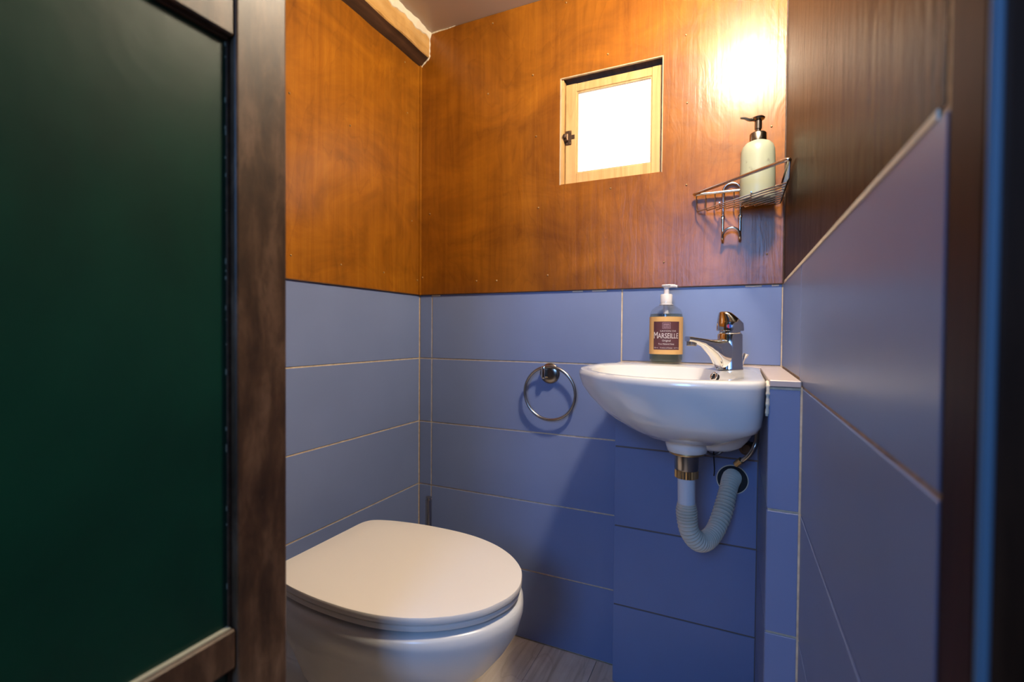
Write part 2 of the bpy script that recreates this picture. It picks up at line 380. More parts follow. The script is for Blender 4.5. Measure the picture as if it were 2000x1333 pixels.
# ceiling, beam
ce = tag(obj('ceiling', bx(-.06, 1.12, -.99, .10, H, H+.05), M_CEIL), 'glossy cream ceiling of the washroom', 'ceiling', kind='structure')
be = thing('trim_1', 'rough ceiling beam along the left wall, dark underneath', 'beam', kind='structure')
bm = bmesh.new()
sec = [(0.0042, 1.7125), (.0335, 1.7345), (.0335, 1.8095), (.0042, 1.8095)]
rings(bm, [[(x, y, z+.0012*math.sin(y*37)) for x, z in sec] for y in [-.0045-.045*i for i in range(21)]])
obj('beam_body', bm, M_BEAMD, be)
bm = bmesh.new()
rs = []
for i in range(41):
    y = -.0045-.0225*i; k = .0012*math.sin(y*53+1)+.0008*math.sin(y*131)
    rs.append([(.0333, y, 1.735+.0012*math.sin(y*37)), (.0365+k, y, 1.7375+.0012*math.sin(y*37)), (.0365+k*.5, y, 1.8094), (.0333, y, 1.8094)])
rings(bm, rs); obj('beam_face', bm, M_BEAML, be)
bm = bmesh.new(); rs = []
for i in range(121):
    y = -.0045-.0075*i; k = .0035*math.sin(y*60)+.0022*math.sin(y*173+2)+random.uniform(-.001, .001)
    rs.append([(.036, y, 1.7905-k), (.0388, y, 1.792-k), (.0445+k*.6, y, 1.8096), (.036, y, 1.8096)])
rings(bm, rs); obj('filler_seam', bm, M_PLASTER, be)
bm = bmesh.new()
tube(bm, catmull([(.0365, -.005, 1.80), (.0375, -.005, 1.775), (.0362, -.005, 1.75), (.0355, -.005, 1.735), (.02, -.005, 1.724), (.006, -.005, 1.713)], 6), lambda t: .0022+.0009*math.sin(t*40), 6)
tube(bm, catmull([(.04, -.005, 1.8075), (.07, -.005, 1.8085), (.10, -.005, 1.808), (.13, -.005, 1.8095)], 6), lambda t: .0022*(1-t*.7)+.0005*math.sin(t*50), 6)
obj('filler_edge', bm, M_PLASTER, be, True)

# front wall with the doorway, jamb, passage
wf = tag(obj('wall_front', bx(-.06, .425, -.99, -.91, 0, H), M_DOORB), 'front wall of the washroom beside the doorway', 'wall', kind='structure')
obj('door_header', bx(.425, 1.12, -.99, -.948, 1.77, H), M_DOORB, wf)
obj('trim_2', bx(W-.001, 1.12, -.996, -.9475, 0, 1.77, bev=.006, seg=2), M_JAMB)
M_EDGE_GLINT = mat('blue_edge_glint', (0.10, 0.15, 0.20), 0.4)  # blue daylight caught by the jamb edge, put into a colour
obj('edge_glint', bx(W-.0025, W+.0022, -.9995, -.9962, 0, 1.77, bev=.001), M_EDGE_GLINT, bpy.data.objects['trim_2'])  # added strip carrying that painted highlight
tag(bpy.data.objects['trim_2'], 'red-brown timber door jamb at the right edge', 'jamb', kind='structure')
wp = tag(obj('wall_passage', bx(1.022, 1.10, -2.45, -.9965, 0, 1.95), M_GREEN), 'dark green painted passage wall at the far right', 'wall', kind='structure')
tag(obj('wall_passage_left', bx(-.50, -.45, -2.45, -.99, 0, 1.95), M_GREEN), 'dark green passage wall behind the open door', 'wall', kind='structure')
tag(obj('ceiling_passage', bx(-.50, 1.10, -2.5, -.99, 1.95, 2.0), M_DOORB), 'dark timber ceiling of the passage', 'ceiling', kind='structure')
bm = bx(-.50, .54, -2.5, -2.45, 0, 1.95); box(bm, 1.015, 1.10, -2.5, -2.45, 0, 1.95); box(bm, .54, 1.015, -2.5, -2.45, 0, 1.16); box(bm, .54, 1.015, -2.5, -2.45, 1.72, 1.95)
tag(obj('wall_passage_end', bm, M_DOORB), 'timber end wall of the passage with a window', 'wall', kind='structure')
w2 = thing('window_2', 'daylit passage window behind the viewer', 'window', kind='structure')
for a in ((.54, 1.015, -2.49, -2.46, 1.16, 1.19), (.54, 1.015, -2.49, -2.46, 1.69, 1.72), (.54, .57, -2.49, -2.46, 1.19, 1.69), (.99, 1.015, -2.49, -2.46, 1.19, 1.69)):
    obj('window_frame', bx(*a), M_DOORB, w2)
obj('pane', bx(.57, .99, -2.478, -2.472, 1.19, 1.69), M_CLEAR, w2)

# window in the back wall
w1 = thing('window_1', 'small square window with frosted pane in pale pine sash', 'window', kind='structure')
wy = .012
t = .006
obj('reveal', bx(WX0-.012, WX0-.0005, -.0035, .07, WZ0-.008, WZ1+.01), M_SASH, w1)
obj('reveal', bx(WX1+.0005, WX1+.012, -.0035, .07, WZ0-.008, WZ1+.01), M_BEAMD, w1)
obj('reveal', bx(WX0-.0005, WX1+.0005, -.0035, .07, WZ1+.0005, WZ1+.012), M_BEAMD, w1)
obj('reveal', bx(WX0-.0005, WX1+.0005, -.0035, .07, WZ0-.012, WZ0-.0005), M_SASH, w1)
obj('stop_bead', bx(WX0, WX0+.0075, -.001, .03, WZ0, WZ1-.004), M_SASH, w1)
obj('plywood_edge', bx(WX0-.001, WX0+.0022, -.0046, .002, WZ0-.001, WZ1+.001), M_EDGE, w1)
obj('plywood_edge', bx(WX1-.0012, WX1+.001, -.0046, .002, WZ0-.001, WZ1+.001), M_EDGE, w1)
obj('plywood_edge', bx(WX0, WX1, -.0046, .002, WZ1-.0012, WZ1+.001), M_EDGE, w1)
sx0, sx1, sz0, sz1 = WX0+.0095, WX1-.004, WZ0+.002, WZ1-.012
gx0, gx1, gz0, gz1 = .5105, .7045, 1.325, 1.541
sash = obj('sash', bx(sx0, gx0-.003, wy, wy+.028, sz0, sz1, bev=.0015), M_SASH, w1)
obj('sash_stile', bx(gx1+.003, sx1, wy, wy+.028, sz0, sz1, bev=.0015), M_SASH, sash)
obj('sash_rail', bx(gx0-.003, gx1+.003, wy+.0006, wy+.028, gz1+.003, sz1-.0005, bev=.0012), M_SASH, sash)
obj('sash_rail', bx(gx0-.003, gx1+.003, wy+.0006, wy+.028, sz0+.0005, gz0-.003, bev=.0012), M_SASH, sash)
for a in ((gx0-.003, gx0, gz0-.003, gz1+.003), (gx1, gx1+.003, gz0-.003, gz1+.003), (gx0, gx1, gz0-.003, gz0), (gx0, gx1, gz1, gz1+.003)):
    obj('glazing_bead', bx(a[0], a[1], wy+.003, wy+.02, a[2], a[3]), M_SASH, sash)
obj('pane', bx(gx0-.002, gx1+.002, wy+.012, wy+.016, gz0-.002, gz1+.002), M_PANE, w1)
la = obj('latch_plate', bx(.4775, .4945, wy-.0022, wy, 1.401, 1.440, bev=.0009), M_BRONZE, w1)
obj('latch_case', bx(.4735, .487, wy-.010, wy-.002, 1.410, 1.431, bev=.003, seg=2), M_BRONZE, la)
obj('latch_knob', lathe(bmesh.new(), [(.002, -.012), (.005, -.013), (.0062, -.016), (.005, -.020), (.0015, -.021)], .4795, wy+.002, 1.422, 16, 'y'), M_BRONZE, la, True)
obj('latch_tongue', bx(.4935, .5035, wy-.002, wy+.0005, 1.4165, 1.4275, bev=.0008), M_BRONZE, la)
for px, pz in ((.491, 1.436), (.491, 1.405), (.482, 1.405)):
    obj('screw', lathe(bmesh.new(), [(.002, -.0032), (.0016, -.0022)], px, wy, pz, 10, 'y'), M_BRASS, la)

# open door on the left, green panels in a brown frame
dx = .478; dt = .034; y1 = -.900; y0 = -1.45
dr = thing('door_1', 'open brown timber door with dark green panels at left', 'door', kind='structure')
obj('stile', bx(dx-dt, dx, y1-.057, y1, .01, 1.74, bev=.0025, seg=2), M_DOORB, dr)
obj('stile', bx(dx-dt, dx, y0, y0+.057, .01, 1.74, bev=.0025, seg=2), M_DOORB, dr)
zr = [(.01, .06), (.556, .595), (1.162, 1.215), (1.69, 1.74)]
for a, b in zr: obj('rail', bx(dx-dt, dx-.0012, y0+.0572, y1-.0572, a, b, bev=.002), M_DOORB, dr)
for (a, b), (c, d) in zip(zr, zr[1:]):
    p_ = obj('panel', bx(dx-.022, dx-.010, y0+.0565, y1-.0565, b-.0005, c+.0005), M_GREEN, dr)
    obj('recess_shadow_line', bx(dx-.010, dx-.0075, y1-.0605, y1-.0575, b, c), M_BEAMD, p_)  # dark strips paint the shadow line around the recessed panel
    obj('recess_shadow_line', bx(dx-.010, dx-.0075, y0+.0575, y0+.0605, b, c), M_BEAMD, p_)
    obj('recess_shadow_line', bx(dx-.010, dx-.0065, y0+.0605, y1-.0605, c-.0035, c), M_BEAMD, p_)
    obj('bevel_highlight', bx(dx-.010, dx-.0045, y0+.0605, y1-.0605, b, b+.0012), M_CHIP_GLINT, p_)  # pale strip: light caught by the rail's top bevel, put into colour
    bm = bmesh.new()
    for k in range(22):
        zz = random.uniform(b, c); hh = random.uniform(.001, .006)
        box(bm, dx-.0101, dx-.0096, y1-.0605-random.uniform(.0003, .0009), y1-.0604, zz, min(c, zz+hh))
    obj('paint_flecks', bm, M_CHIP_GLINT, p_)['kind'] = 'stuff'

# ceiling lamp (above the frame)
lp = thing('ceiling_lamp', 'small warm globe lamp under the washroom ceiling', 'lamp')
obj('base', lathe(bmesh.new(), [(.045, H-.001), (.045, H-.012), (.025, H-.03), (.018, LAMP[2]+.045)], LAMP[0], LAMP[1], 0, 24), M_BRASS, lp, True)
bm = bmesh.new(); bmesh.ops.create_uvsphere(bm, u_segments=24, v_segments=14, radius=.048, matrix=Matrix.Translation(LAMP))
obj('globe', bm, M_BULB, lp, True)

# ------------------------------------------------------------------ toilet
ax_y = -.4985
half = [(.112, 0), (.112, .06), (.112, .105), (.1155, .125), (.128, .1405), (.16, .1535), (.20, .1625), (.25, .1690), (.30, .1715), (.35, .1705), (.40, .1640), (.45, .1485), (.49, .1270), (.52, .1030), (.545, .0740), (.560, .042), (.5675, .015)]
def lid_outline(n=5):
    P = [(x, ax_y+y) for x, y in half[1:]] + [(x, ax_y-y) for x, y in half[:0:-1]]
    P = [Vector((x, y, 0)) for x, y in P]
    return catmull(P, n, True)
LO = lid_outline()
cen = Vector((.35, ax_y, 0))
def ringat(inset, z, sx=1.0, sy=1.0, x0=None):
    out = []
    for p in LO:
        d = p-cen; l = d.length; q = cen+d*((l-inset)/l)
        x = cen.x+(q.x-cen.x)*sx; y = ax_y+(q.y-ax_y)*sy
        out.append((x, y, z))
    return out
to = thing('toilet', 'white ceramic toilet with closed cream lid', 'toilet')
bm = bmesh.new(); rings(bm, [ringat(.004, .4175), ringat(.0005, .4185), ringat(0, .421), ringat(0, .4275), ringat(.001, .4295), ringat(.004, .4302), ringat(.05, .4308), ringat(.14, .431)])
smooth_angle(obj('lid', bm, M_LID, to), 40)
bm = bmesh.new(); rings(bm, [ringat(.009, .4045), ringat(.004, .4055), ringat(.003, .4085), ringat(.004, .4135), ringat(.010, .415)])
smooth_angle(obj('seat', bm, M_LID, to), 40)
# bowl: rim, round shoulder, taper to a foot
prof = [(.397, .02, 0, 1, 1), (.3965, .008, 0, 1, 1), (.394, .002, 0, 1, 1), (.389, -.002, 0, 1, 1), (.375, -.003, 0, 1, 1), (.345, .005, 0, 1, 1), (.31, .022, -.004, 1, .98), (.27, .042, -.016, 1, .95), (.23, .064, -.034, .98, .92), (.19, .082, -.052, .95, .88), (.14, .094, -.066, .92, .86), (.08, .098, -.070, .92, .88), (.02, .094, -.066, .94, .92), (0, .092, -.066, .95, .93)]
bm = bmesh.new(); rs = []
for z, ins, sh, sx, sy in prof:
    rs.append([(x+sh, y, z) for x, y, z in ringat(ins, z, sx, sy)])
rings(bm, rs); smooth_angle(obj('bowl', bm, M_WC, to), 60)
# back foot towards the wall
bm = bmesh.new()
rs = []
for z, hw, xr in ((0, .105, .20), (.16, .10, .20), (.205, .095, .19), (.222, .085, .17), (.226, .07, .15)):
    rs.append([(.006, ax_y+hw, z), (xr-.02, ax_y+hw, z), (xr, ax_y+hw-.02, z), (xr, ax_y-hw+.02, z), (xr-.02, ax_y-hw, z), (.006, ax_y-hw, z)])
rings(bm, rs); bmesh.ops.bevel(bm, geom=bm.edges[:], offset=.004, segments=2, affect='EDGES')
smooth_angle(obj('back_foot', bm, M_WC, to), 40)
obj('inlet', lathe(bmesh.new(), [(.045, .006), (.045, .16)], 0, ax_y, .31, 24, 'x'), M_CERAMIC, to, True)
for s in (-1, 1):
    obj('hinge', lathe(bmesh.new(), [(.011, .398), (.011, .414), (.009, .418)], .128, ax_y+s*.075, 0, 16), M_STEEL, to, True)

# toilet brush
br = thing('toilet_brush', 'steel toilet brush standing in the tiled corner', 'toilet brush')
obj('handle', lathe(bmesh.new(), [(.006, .12), (.006, .30), (.0092, .302), (.0092, .392), (.0085, .394), (.0070, .3945), (.0070, .3975), (.0088, .398), (.0088, .4015), (.006, .403)], .105, -.098, 0, 20), M_STEEL, br, True)
obj('holder', lathe(bmesh.new(), [(.045, 0), (.045, .14), (.043, .142), (.02, .143), (.02, .15), (.008, .155)], .105, -.098, 0, 28), M_STEEL, br, True)

# ------------------------------------------------------------------ towel ring
tr = thing('towel_ring', 'round steel towel ring hanging on blue tiles', 'towel ring')
obj('mount', lathe(bmesh.new(), [(.0285, -.0002), (.0285, -.004), (.0275, -.0055), (.0262, -.0060), (.0262, -.0125), (.0245, -.0140), (.012, -.0142), (.011, -.0132)], .4430, 0, .7705, 36, 'y'), M_NICKEL, tr, True)
obj('ring_clip', bx(.4250, .4375, -.0290, -.013, .7560, .7925, bev=.004, seg=3), M_CHROME, tr, True)
rc = Vector((.4490, -.0215, .7170)); tl = math.radians(7)
tube_obj('ring', arc(rc, .0735, 0, 2*PI*71/72, 71, (1, 0, 0), (0, -math.sin(tl)*.2, 1)), .0041, M_STEEL, tr, 10, True)

# ------------------------------------------------------------------ washbasin
wbn = thing('washbasin', 'small white corner washbasin fixed beside the right wall', 'washbasin')
poly = [(.9585, -.0645), (.9585, -.20), (.9585, -.345), (.954, -.378), (.936, -.402), (.893, -.4155), (.842, -.423), (.788, -.4225), (.728, -.406), (.668, -.366), (.623, -.308), (.603, -.250), (.602, -.185), (.614, -.120), (.628, -.088), (.646, -.0660), (.68, -.0645), (.80, -.0645)]
bc = Vector((.795, -.25, 0))
def ray_poly(P, c, a):
    dx_, dy_ = math.cos(a), math.sin(a); best = None
    for (x1, y1_), (x2, y2) in zip(P, P[1:]+P[:1]):
        ex, ey = x2-x1, y2-y1_; den = dx_*ey-dy_*ex
        if abs(den) < 1e-12: continue
        t_ = ((x1-c.x)*ey-(y1_-c.y)*ex)/den; u_ = ((x1-c.x)*dy_-(y1_-c.y)*dx_)/den
        if t_ > 0 and -1e-9 <= u_ <= 1+1e-9 and (best is None or t_ < best): best = t_
    return best
NB = 128
ANG = [2*PI*(i+.5)/NB for i in range(NB)]
RO = [ray_poly(poly, bc, a) for a in ANG]
for _ in range(3): RO = [(RO[i-1]+2*RO[i]+RO[(i+1) % NB])/4 for i in range(NB)]
poly_in = [(.885, -.19), (.905, -.24), (.915, -.32), (.895, -.375), (.842, -.396), (.788, -.396), (.735, -.381), (.685, -.347), (.647, -.299), (.628, -.250), (.627, -.19), (.643, -.145), (.68, -.118), (.76, -.112), (.835, -.128)]
RI = [ray_poly(poly_in, bc, a) for a in ANG]
for _ in range(6): RI = [(RI[i-1]+2*RI[i]+RI[(i+1) % NB])/4 for i in range(NB)]
def zr_(y): return .8115-.0062*max(0, min(1, (-y-.06)/.37))
dcen = Vector((.828, -.272, 0))
LEFT = [(0, 1), (.004, 1.004), (.012, 1.004), (.033, .972), (.055, .895), (.080, .775), (.097, .665), (.115, .51), (.128, .36)]
RIGHT = [(0, 1), (.004, 1.002), (.012, 1.002), (.033, .998), (.060, .99), (.080, .975), (.092, .93), (.108, .72), (.126, .45)]
bm = bmesh.new(); rs = []
def rimpt(i, rad, dz=0):
    x, y = bc.x+math.cos(ANG[i])*rad[i], bc.y+math.sin(ANG[i])*rad[i]
    return Vector((x, y, zr_(y)+dz))
# inside from the drain up, over the rim and down the outside
ic = Vector((.80, -.255, 0))
for dz, s in ((-.112, .10), (-.110, .22), (-.100, .45), (-.078, .70), (-.045, .88), (-.018, .965), (-.006, .99), (-.0015, 1.0)):
    q = []
    for i in range(NB):
        p = rimpt(i, RI); q.append((ic.x+(p.x-ic.x)*s, ic.y+(p.y-ic.y)*s, p.z+dz))
    rs.append(q)
for f_, dz in ((.25, .0008), (.6, .001), (.88, .0004)):
    q = []
    for i in range(NB):
        a, b = rimpt(i, RI), rimpt(i, RO); p = a.lerp(b, f_); q.append((p.x, p.y, zr_(p.y)+dz))
    rs.append(q)
for (d0, s0), (d1, s1) in zip(LEFT, RIGHT):
    q = []
    for i in range(NB):
        p = rimpt(i, RO)
        k = .5+.5*math.cos(ANG[i]); k = k*k*(3-2*k)
        d, s = d0*(1-k)+d1*k, s0*(1-k)+s1*k
        inset = -.0025 if d == 0 else 0
        q.append((dcen.x+(p.x-dcen.x)*(s-(.012 if d < .002 else 0)), dcen.y+(p.y-dcen.y)*(s-(.012 if d < .002 else 0)), .8085-d if d > .02 else p.z-d-.001))
    rs.append(q)
for z_, rr in ((.682, .048), (.676, .042), (.667, .0395), (.656, .0365), (.6545, .034)):
    rs.append([(dcen.x+rr*math.cos(a), dcen.y+rr*math.sin(a), z_) for a in ANG])
rings(bm, rs)
smooth_angle(obj('bowl', bm, M_CERAMIC, wbn), 50)
# overflow channel under the bowl, towards the tap
bm = bmesh.new(); rs = []
for z_, rx, ry, ox in ((.735, .078, .075, .048), (.705, .074, .066, .048), (.682, .064, .055, .045), (.668, .055, .046, .043), (.661, .043, .036, .043), (.659, .025, .02, .043)):
    rs.append([(dcen.x+ox+rx*math.cos(a), dcen.y+.03+ry*math.sin(a), z_) for a in ANG[::3]])
rings(bm, rs); smooth_angle(obj('overflow_channel', bm, M_CERAMIC, wbn), 60)
# overflow ring inside below the tap
ov = Vector((.8755, -.2185, .797)); od = Vector((-.72, -.58, .38)).normalized(); e1 = od.orthogonal().normalized(); e2 = od.cross(e1)
tube_obj('overflow_ring', arc(ov+od*.004, .0075, 0, 2*PI*23/24, 23, e1, e2), .0022, M_CHROME, wbn, 8, True)
bm = bmesh.new(); rings(bm, [[ov+od*.003+(e1*math.cos(a)+e2*math.sin(a))*.0075 for a in ANG[::6]], [ov-od*.004+(e1*math.cos(a)+e2*math.sin(a))*.0075 for a in ANG[::6]]])
obj('overflow_hole', bm, M_BLACK, wbn)
# sealant against the pier
bm = bmesh.new(); tube(bm, catmull([(.9592, -.375, .806), (.9597, -.3855, .80), (.9598, -.387, .785), (.9595, -.386, .765), (.959, -.384, .752)], 8), lambda t: .0026+.0004*math.sin(t*31)+.0003*math.sin(t*57), 8)
obj('sealant', bm, M_PLASTER, wbn, True)

# waste trap
wt = thing('waste_trap', 'grey corrugated waste hose looping under the washbasin', 'drain pipe')
DX, DY = .828, -.272
obj('washer', lathe(bmesh.new(), [(.0325, .6545), (.0335, .6525), (.0325, .6505)], DX, DY, 0, 32), M_BRASS, wt, True)
obj('steel_nut', lathe(bmesh.new(), [(.0225, .651), (.0225, .622), (.0215, .619)], DX, DY, 0, 28), M_STEEL, wt, True)
bm = bmesh.new(); rs = []
for z_ in (.6188, .604):
    rs.append([(DX+(.0212+(.0009 if k % 2 else -.0009))*math.cos(2*PI*k/48), DY+(.0212+(.0009 if k % 2 else -.0009))*math.sin(2*PI*k/48), z_) for k in range(48)])
rings(bm, rs); obj('brass_collar', bm, M_BRASS, wt)
tube_obj('pipe', [(DX, DY, .605), (DX+.0005, DY, .58), (DX+.001, DY, .552)], .0165, M_PIPE, wt, 24)
path = catmull([(DX+.001, DY, .554), (DX+.0015, DY+.001, .53), (DX+.006, DY+.006, .498), (DX+.020, DY+.026, .472), (DX+.036, DY+.06, .4635), (DX+.051, DY+.10, .473), (DX+.063, DY+.135, .500), (DX+.071, DY+.162, .53), (DX+.076, DY+.185, .550), (DX+.080, DY+.205, .557), (.909, -.058, .557)], 44)
tube_obj('corrugated_hose', path, lambda t: .0172+.0031*min(1, t*14)*(abs(math.sin(t*PI*50))*2-1)*(.85+.2*math.sin(t*23)), M_HOSE, wt, 22)
# supply hoses and stop valve
sh = thing('supply_hose', 'thin braided supply hose with brass end under the washbasin', 'hose')
tube_obj('hose', catmull([(.953, -.145, .700), (.954, -.155, .685), (.951, -.172, .660), (.940, -.172, .637), (.927, -.165, .622)], 8), .0052, M_STEEL, sh, 10)
tube_obj('brass_end', [(.926, -.166, .6235), (.920, -.161, .616), (.916, -.158, .611)], .0068, M_BRASS, sh, 12)
sv = thing('stop_valve', 'dark stop valve and pipes in the shade under the washbasin', 'valve')
obj('valve_body', lathe(bmesh.new(), [(.010, -.0635), (.010, -.09), (.014, -.095), (.014, -.115), (.009, -.12)], .935, 0, .637, 20, 'y'), M_BRONZE, sv, True)
tube_obj('pipe', catmull([(.900, -.12, .652), (.896, -.115, .640), (.888, -.11, .626), (.872, -.115, .616), (.857, -.125, .625), (.852, -.135, .650)], 8), .0035, M_STEEL, sv, 8)
tube_obj('cable', catmull([(.872, -.12, .650), (.871, -.118, .62), (.873, -.116, .585), (.872, -.115, .57)], 6), .0014, M_BLACK, sv, 6)
tube_obj('cross_pipe', [(.855, -.085, .643), (.957, -.085, .643)], .0035, M_BLACK, sv, 8)

# ------------------------------------------------------------------ faucet
fa = thing('faucet', 'chrome single-lever faucet on the washbasin', 'faucet')
FP = Vector((.9005, -.165, .8105)); sd = Vector((-.86, -.51, 0)).normalized(); sn = Vector((-sd.y, sd.x, 0))
obj('body', lathe(bmesh.new(), [(.0262, 0), (.0262, .003), (.0252, .006), (.0247, .03), (.0242, .072), (.0225, .075), (.0205, .0765), (.0205, .080)], FP.x, FP.y, FP.z, 40), M_CHROME, fa, True)
bm = bmesh.new(); rs = []
prof_s = [(0.0, .066, .0006, .0235), (.012, .0655, .0006, .0235), (.024, .0640, .0010, .0225), (.0295, .0630, .0100, .0215), (.036, .0622, .0225, .0200), (.046, .0625, .0335, .0180), (.060, .0640, .0475, .0155), (.075, .0660, .0530, .0140), (.086, .0677, .0560, .0130), (.0925, .0680, .0570, .0120)]
for s_, top, bot, hw in prof_s:
    q = []
    for k in range(20):
        a = 2*PI*k/20; c_, s2 = math.cos(a), math.sin(a)
        u = math.copysign(abs(c_)**.6, c_)*hw; v = math.copysign(abs(s2)**.6, s2)
        h = (top+bot)/2+v*(top-bot)/2
        q.append(FP+sd*s_+sn*u+Vector((0, 0, h)))
    rs.append(q)
rings(bm, rs); smooth_angle(obj('spout', bm, M_CHROME, fa), 60)
tp = FP+sd*.083
obj('aerator', lathe(bmesh.new(), [(.0095, .048), (.0100, .050), (.0100, .058)], tp.x, tp.y, FP.z, 20), M_STEEL, fa, True)
bm = bmesh.new(); rs = []
ld = Vector((-.55, -.83, 0)).normalized(); ln = Vector((-ld.y, ld.x, 0))
for h, rf, rb, hw, sh_ in ((.080, .0262, .0262, .0262, 0), (.083, .0268, .0268, .0268, 0), (.0955, .0258, .0250, .0258, 0), (.0985, .0235, .0235, .0245, -.001), (.106, .0180, .0205, .0205, -.004), (.1135, .0125, .0170, .0155, -.0075), (.1175, .0095, .0135, .0125, -.0095), (.1195, .0060, .0090, .0085, -.0105), (.1200, .002, .003, .003, -.0105)):
    q = []
    for k in range(32):
        a = 2*PI*k/32; c_, s2 = math.cos(a), math.sin(a)
        q.append(FP+sd*(-sh_*1.25)+ld*(c_*(rf if c_ > 0 else rb))+ln*(s2*hw)+Vector((0, 0, h)))
    rs.append(q)
rings(bm, rs); hd = smooth_angle(obj('handle', bm, M_CHROME, fa), 35)
vd = Vector((-.05, -1, 0)).normalized(); vn = Vector((-vd.y, vd.x, 0)); bp = FP+vd*.0262+Vector((0, 0, .0892))
for s_, m_ in ((-1, M_RED), (1, M_BLUE)):
    bm = bmesh.new()
    ps = [bp+vd*.0012+vn*(-s_*-1*.0042*math.cos(a))*1+Vector((0, 0, .0042*math.sin(a))) for a in [-PI/2+PI*k/10 for k in range(11)]]
    f0 = [bm.verts.new(p) for p in ps]; f1 = [bm.verts.new(p-vd*.004) for p in ps]
    bm.faces.new(f0); bm.faces.new(f1[::-1])
    for k in range(11): bm.faces.new((f0[k], f0[(k+1) % 11], f1[(k+1) % 11], f1[k]))
    obj('temperature_dot', bm, m_, fa)
lr = FP+Vector((.022, .016, 0))
tube_obj('lift_rod', [lr+Vector((0, 0, 0)), lr+Vector((.003, 0, .016)), lr+Vector((.0075, 0, .028))], .0026, M_CHROME, fa, 10)
bm = bmesh.new(); tube(bm, [lr+Vector((.0060, 0, .024)), lr+Vector((.0085, 0, .0305)), lr+Vector((.0092, 0, .0325))], lambda t: .0038+.0024*t, 14)
obj('lift_knob', bm, M_CHROME, fa, True)

# ------------------------------------------------------------------ soap bottle with printed label
sb = thing('soap_bottle', 'clear soap bottle with plum label on the washbasin ledge', 'bottle')
BX, BY, BZ = .7580, -.0490, .8122
RB = .0382
obj('bottle_shell', lathe(bmesh.new(), [(.026, .000), (.034, .0012), (.0375, .005), (RB, .010), (RB, .112), (.0372, .120), (.033, .129), (.024, .1365), (.0155, .140), (.0145, .142), (.0145, .148)], BX, BY, BZ, 48, cap1=False), M_CLEAR, sb, True)
obj('liquid_soap', lathe(bmesh.new(), [(.025, .0022), (.033, .003), (.0365, .0065), (.0372, .012), (.0372, .112), (.0363, .1185), (.001, .1187)], BX, BY, BZ, 48), M_LIQ, sb, True)
va = -1.42     # the label faces the room
def wrap(u, h, rad): a = va+u/RB; return (BX+rad*math.cos(a), BY+rad*math.sin(a), BZ+h)
def patch(name, u0, u1, h0, h1, rad, m, parent, n=20):
    bm = bmesh.new(); A = []
    for i in range(n+1):
        u = u0+(u1-u0)*i/n
        A.append([bm.verts.new(wrap(u, h, q)) for h, q in ((h0, rad), (h1, rad), (h1, rad-.0003), (h0, rad-.0003))])
    for a, b in zip(A, A[1:]):
        for k in range(4): bm.faces.new((a[k], a[(k+1) % 4], b[(k+1) % 4], b[k]))
    bm.faces.new(A[0]); bm.faces.new(A[-1][::-1])
    return obj(name, bm, m, parent, False)
lb = patch('paper_label', -.058, .058, .0225, .1115, RB+.0006, M_TAN, sb, 32)
patch('print_field', -.0312, .0312, .0335, .1000, RB+.0009, M_PLUM, lb)
def text(s, size, u, h, width=None, m=M_INK, sy=1.0):
    cv = bpy.data.curves.new('lettering', 'FONT'); cv.body = s; cv.size = size; cv.align_x = 'CENTER'; cv.resolution_u = 2
    to_ = bpy.data.objects.new('t', cv); C.objects.link(to_)
    dg = bpy.context.evaluated_depsgraph_get(); me_ = bpy.data.meshes.new_from_object(to_.evaluated_get(dg))
    bpy.data.objects.remove(to_); 
    bm = bmesh.new(); bm.from_mesh(me_); bpy.data.meshes.remove(me_)
    bmesh.ops.subdivide_edges(bm, edges=[e for e in bm.edges if e.calc_length() > .004], cuts=1)
    bmesh.ops.triangulate(bm, faces=bm.faces)
    xs = [v.co.x for v in bm.verts]; k = (width/(max(xs)-min(xs))) if width else 1
    mid = (max(xs)+min(xs))/2
    for v in bm.verts: v.co = wrap(u+(v.co.x-mid)*k, h+v.co.y*sy, RB+.0013)
    me2 = bpy.data.meshes.new('lettering'); bm.to_mesh(me2); bm.free(); me2.materials.append(m)
    o = bpy.data.objects.new('lettering', me2); C.objects.link(o); o.parent = lb; return o
text('SAVON DE', .0045, .004, .0760, .036)
text('M', .0225, -.0247, .0600, .0100); text('ARSEILLE', .0172, .0044, .0605, .0470)
text('Original', .0062, 0, .0530, .0185)
text('Pure Natural Soap', .0050, 0, .0455, .0350)
text('500 ml', .0038, -.0240, .0367, .0105); text('Product of France', .0038, 0, .0367, .0270); text('16.9 fl oz', .0038, .0235, .0367, .0125)
for a in ((-.009, .009, .0965, .0975), (-.009, .009, .0830, .0840), (-.009, -.008, .084, .0965), (.008, .009, .084, .0965), (-.0065, .0065, .0925, .0945), (-.0065, .0065, .0855, .0865)):
    patch('emblem', *a, RB+.0012, M_LOGO, lb, 4)
for k in range(5): patch('emblem', -.0062+k*.0028, -.0050+k*.0028, .0865, .0925, RB+.0012, M_LOGO, lb, 2)
obj('collar', lathe(bmesh.new(), [(.0160, .1405), (.0160, .1425), (.0135, .1430), (.0138, .165), (.0125, .1665), (.006, .167)], BX, BY, BZ, 30), M_PUMP, sb, True)
pm = obj('pump_head', lathe(bmesh.new(), [(.0062, .1665), (.0062, .183), (.0105, .1850), (.0120, .1875), (.011, .1895), (.004, .1900)], BX, BY, BZ, 24), M_PUMP, sb, True)
tube_obj('nozzle', [(BX+.004, BY-.001, BZ+.1865), (BX+.018, BY-.004, BZ+.1860), (BX+.026, BY-.006, BZ+.1835)], lambda t: .0044-.0012*t, M_PUMP, pm, 12)
tube_obj('dip_tube', [(BX, BY, BZ+.142), (BX, BY, BZ+.119)], .0070, M_PUMP, sb, 14)

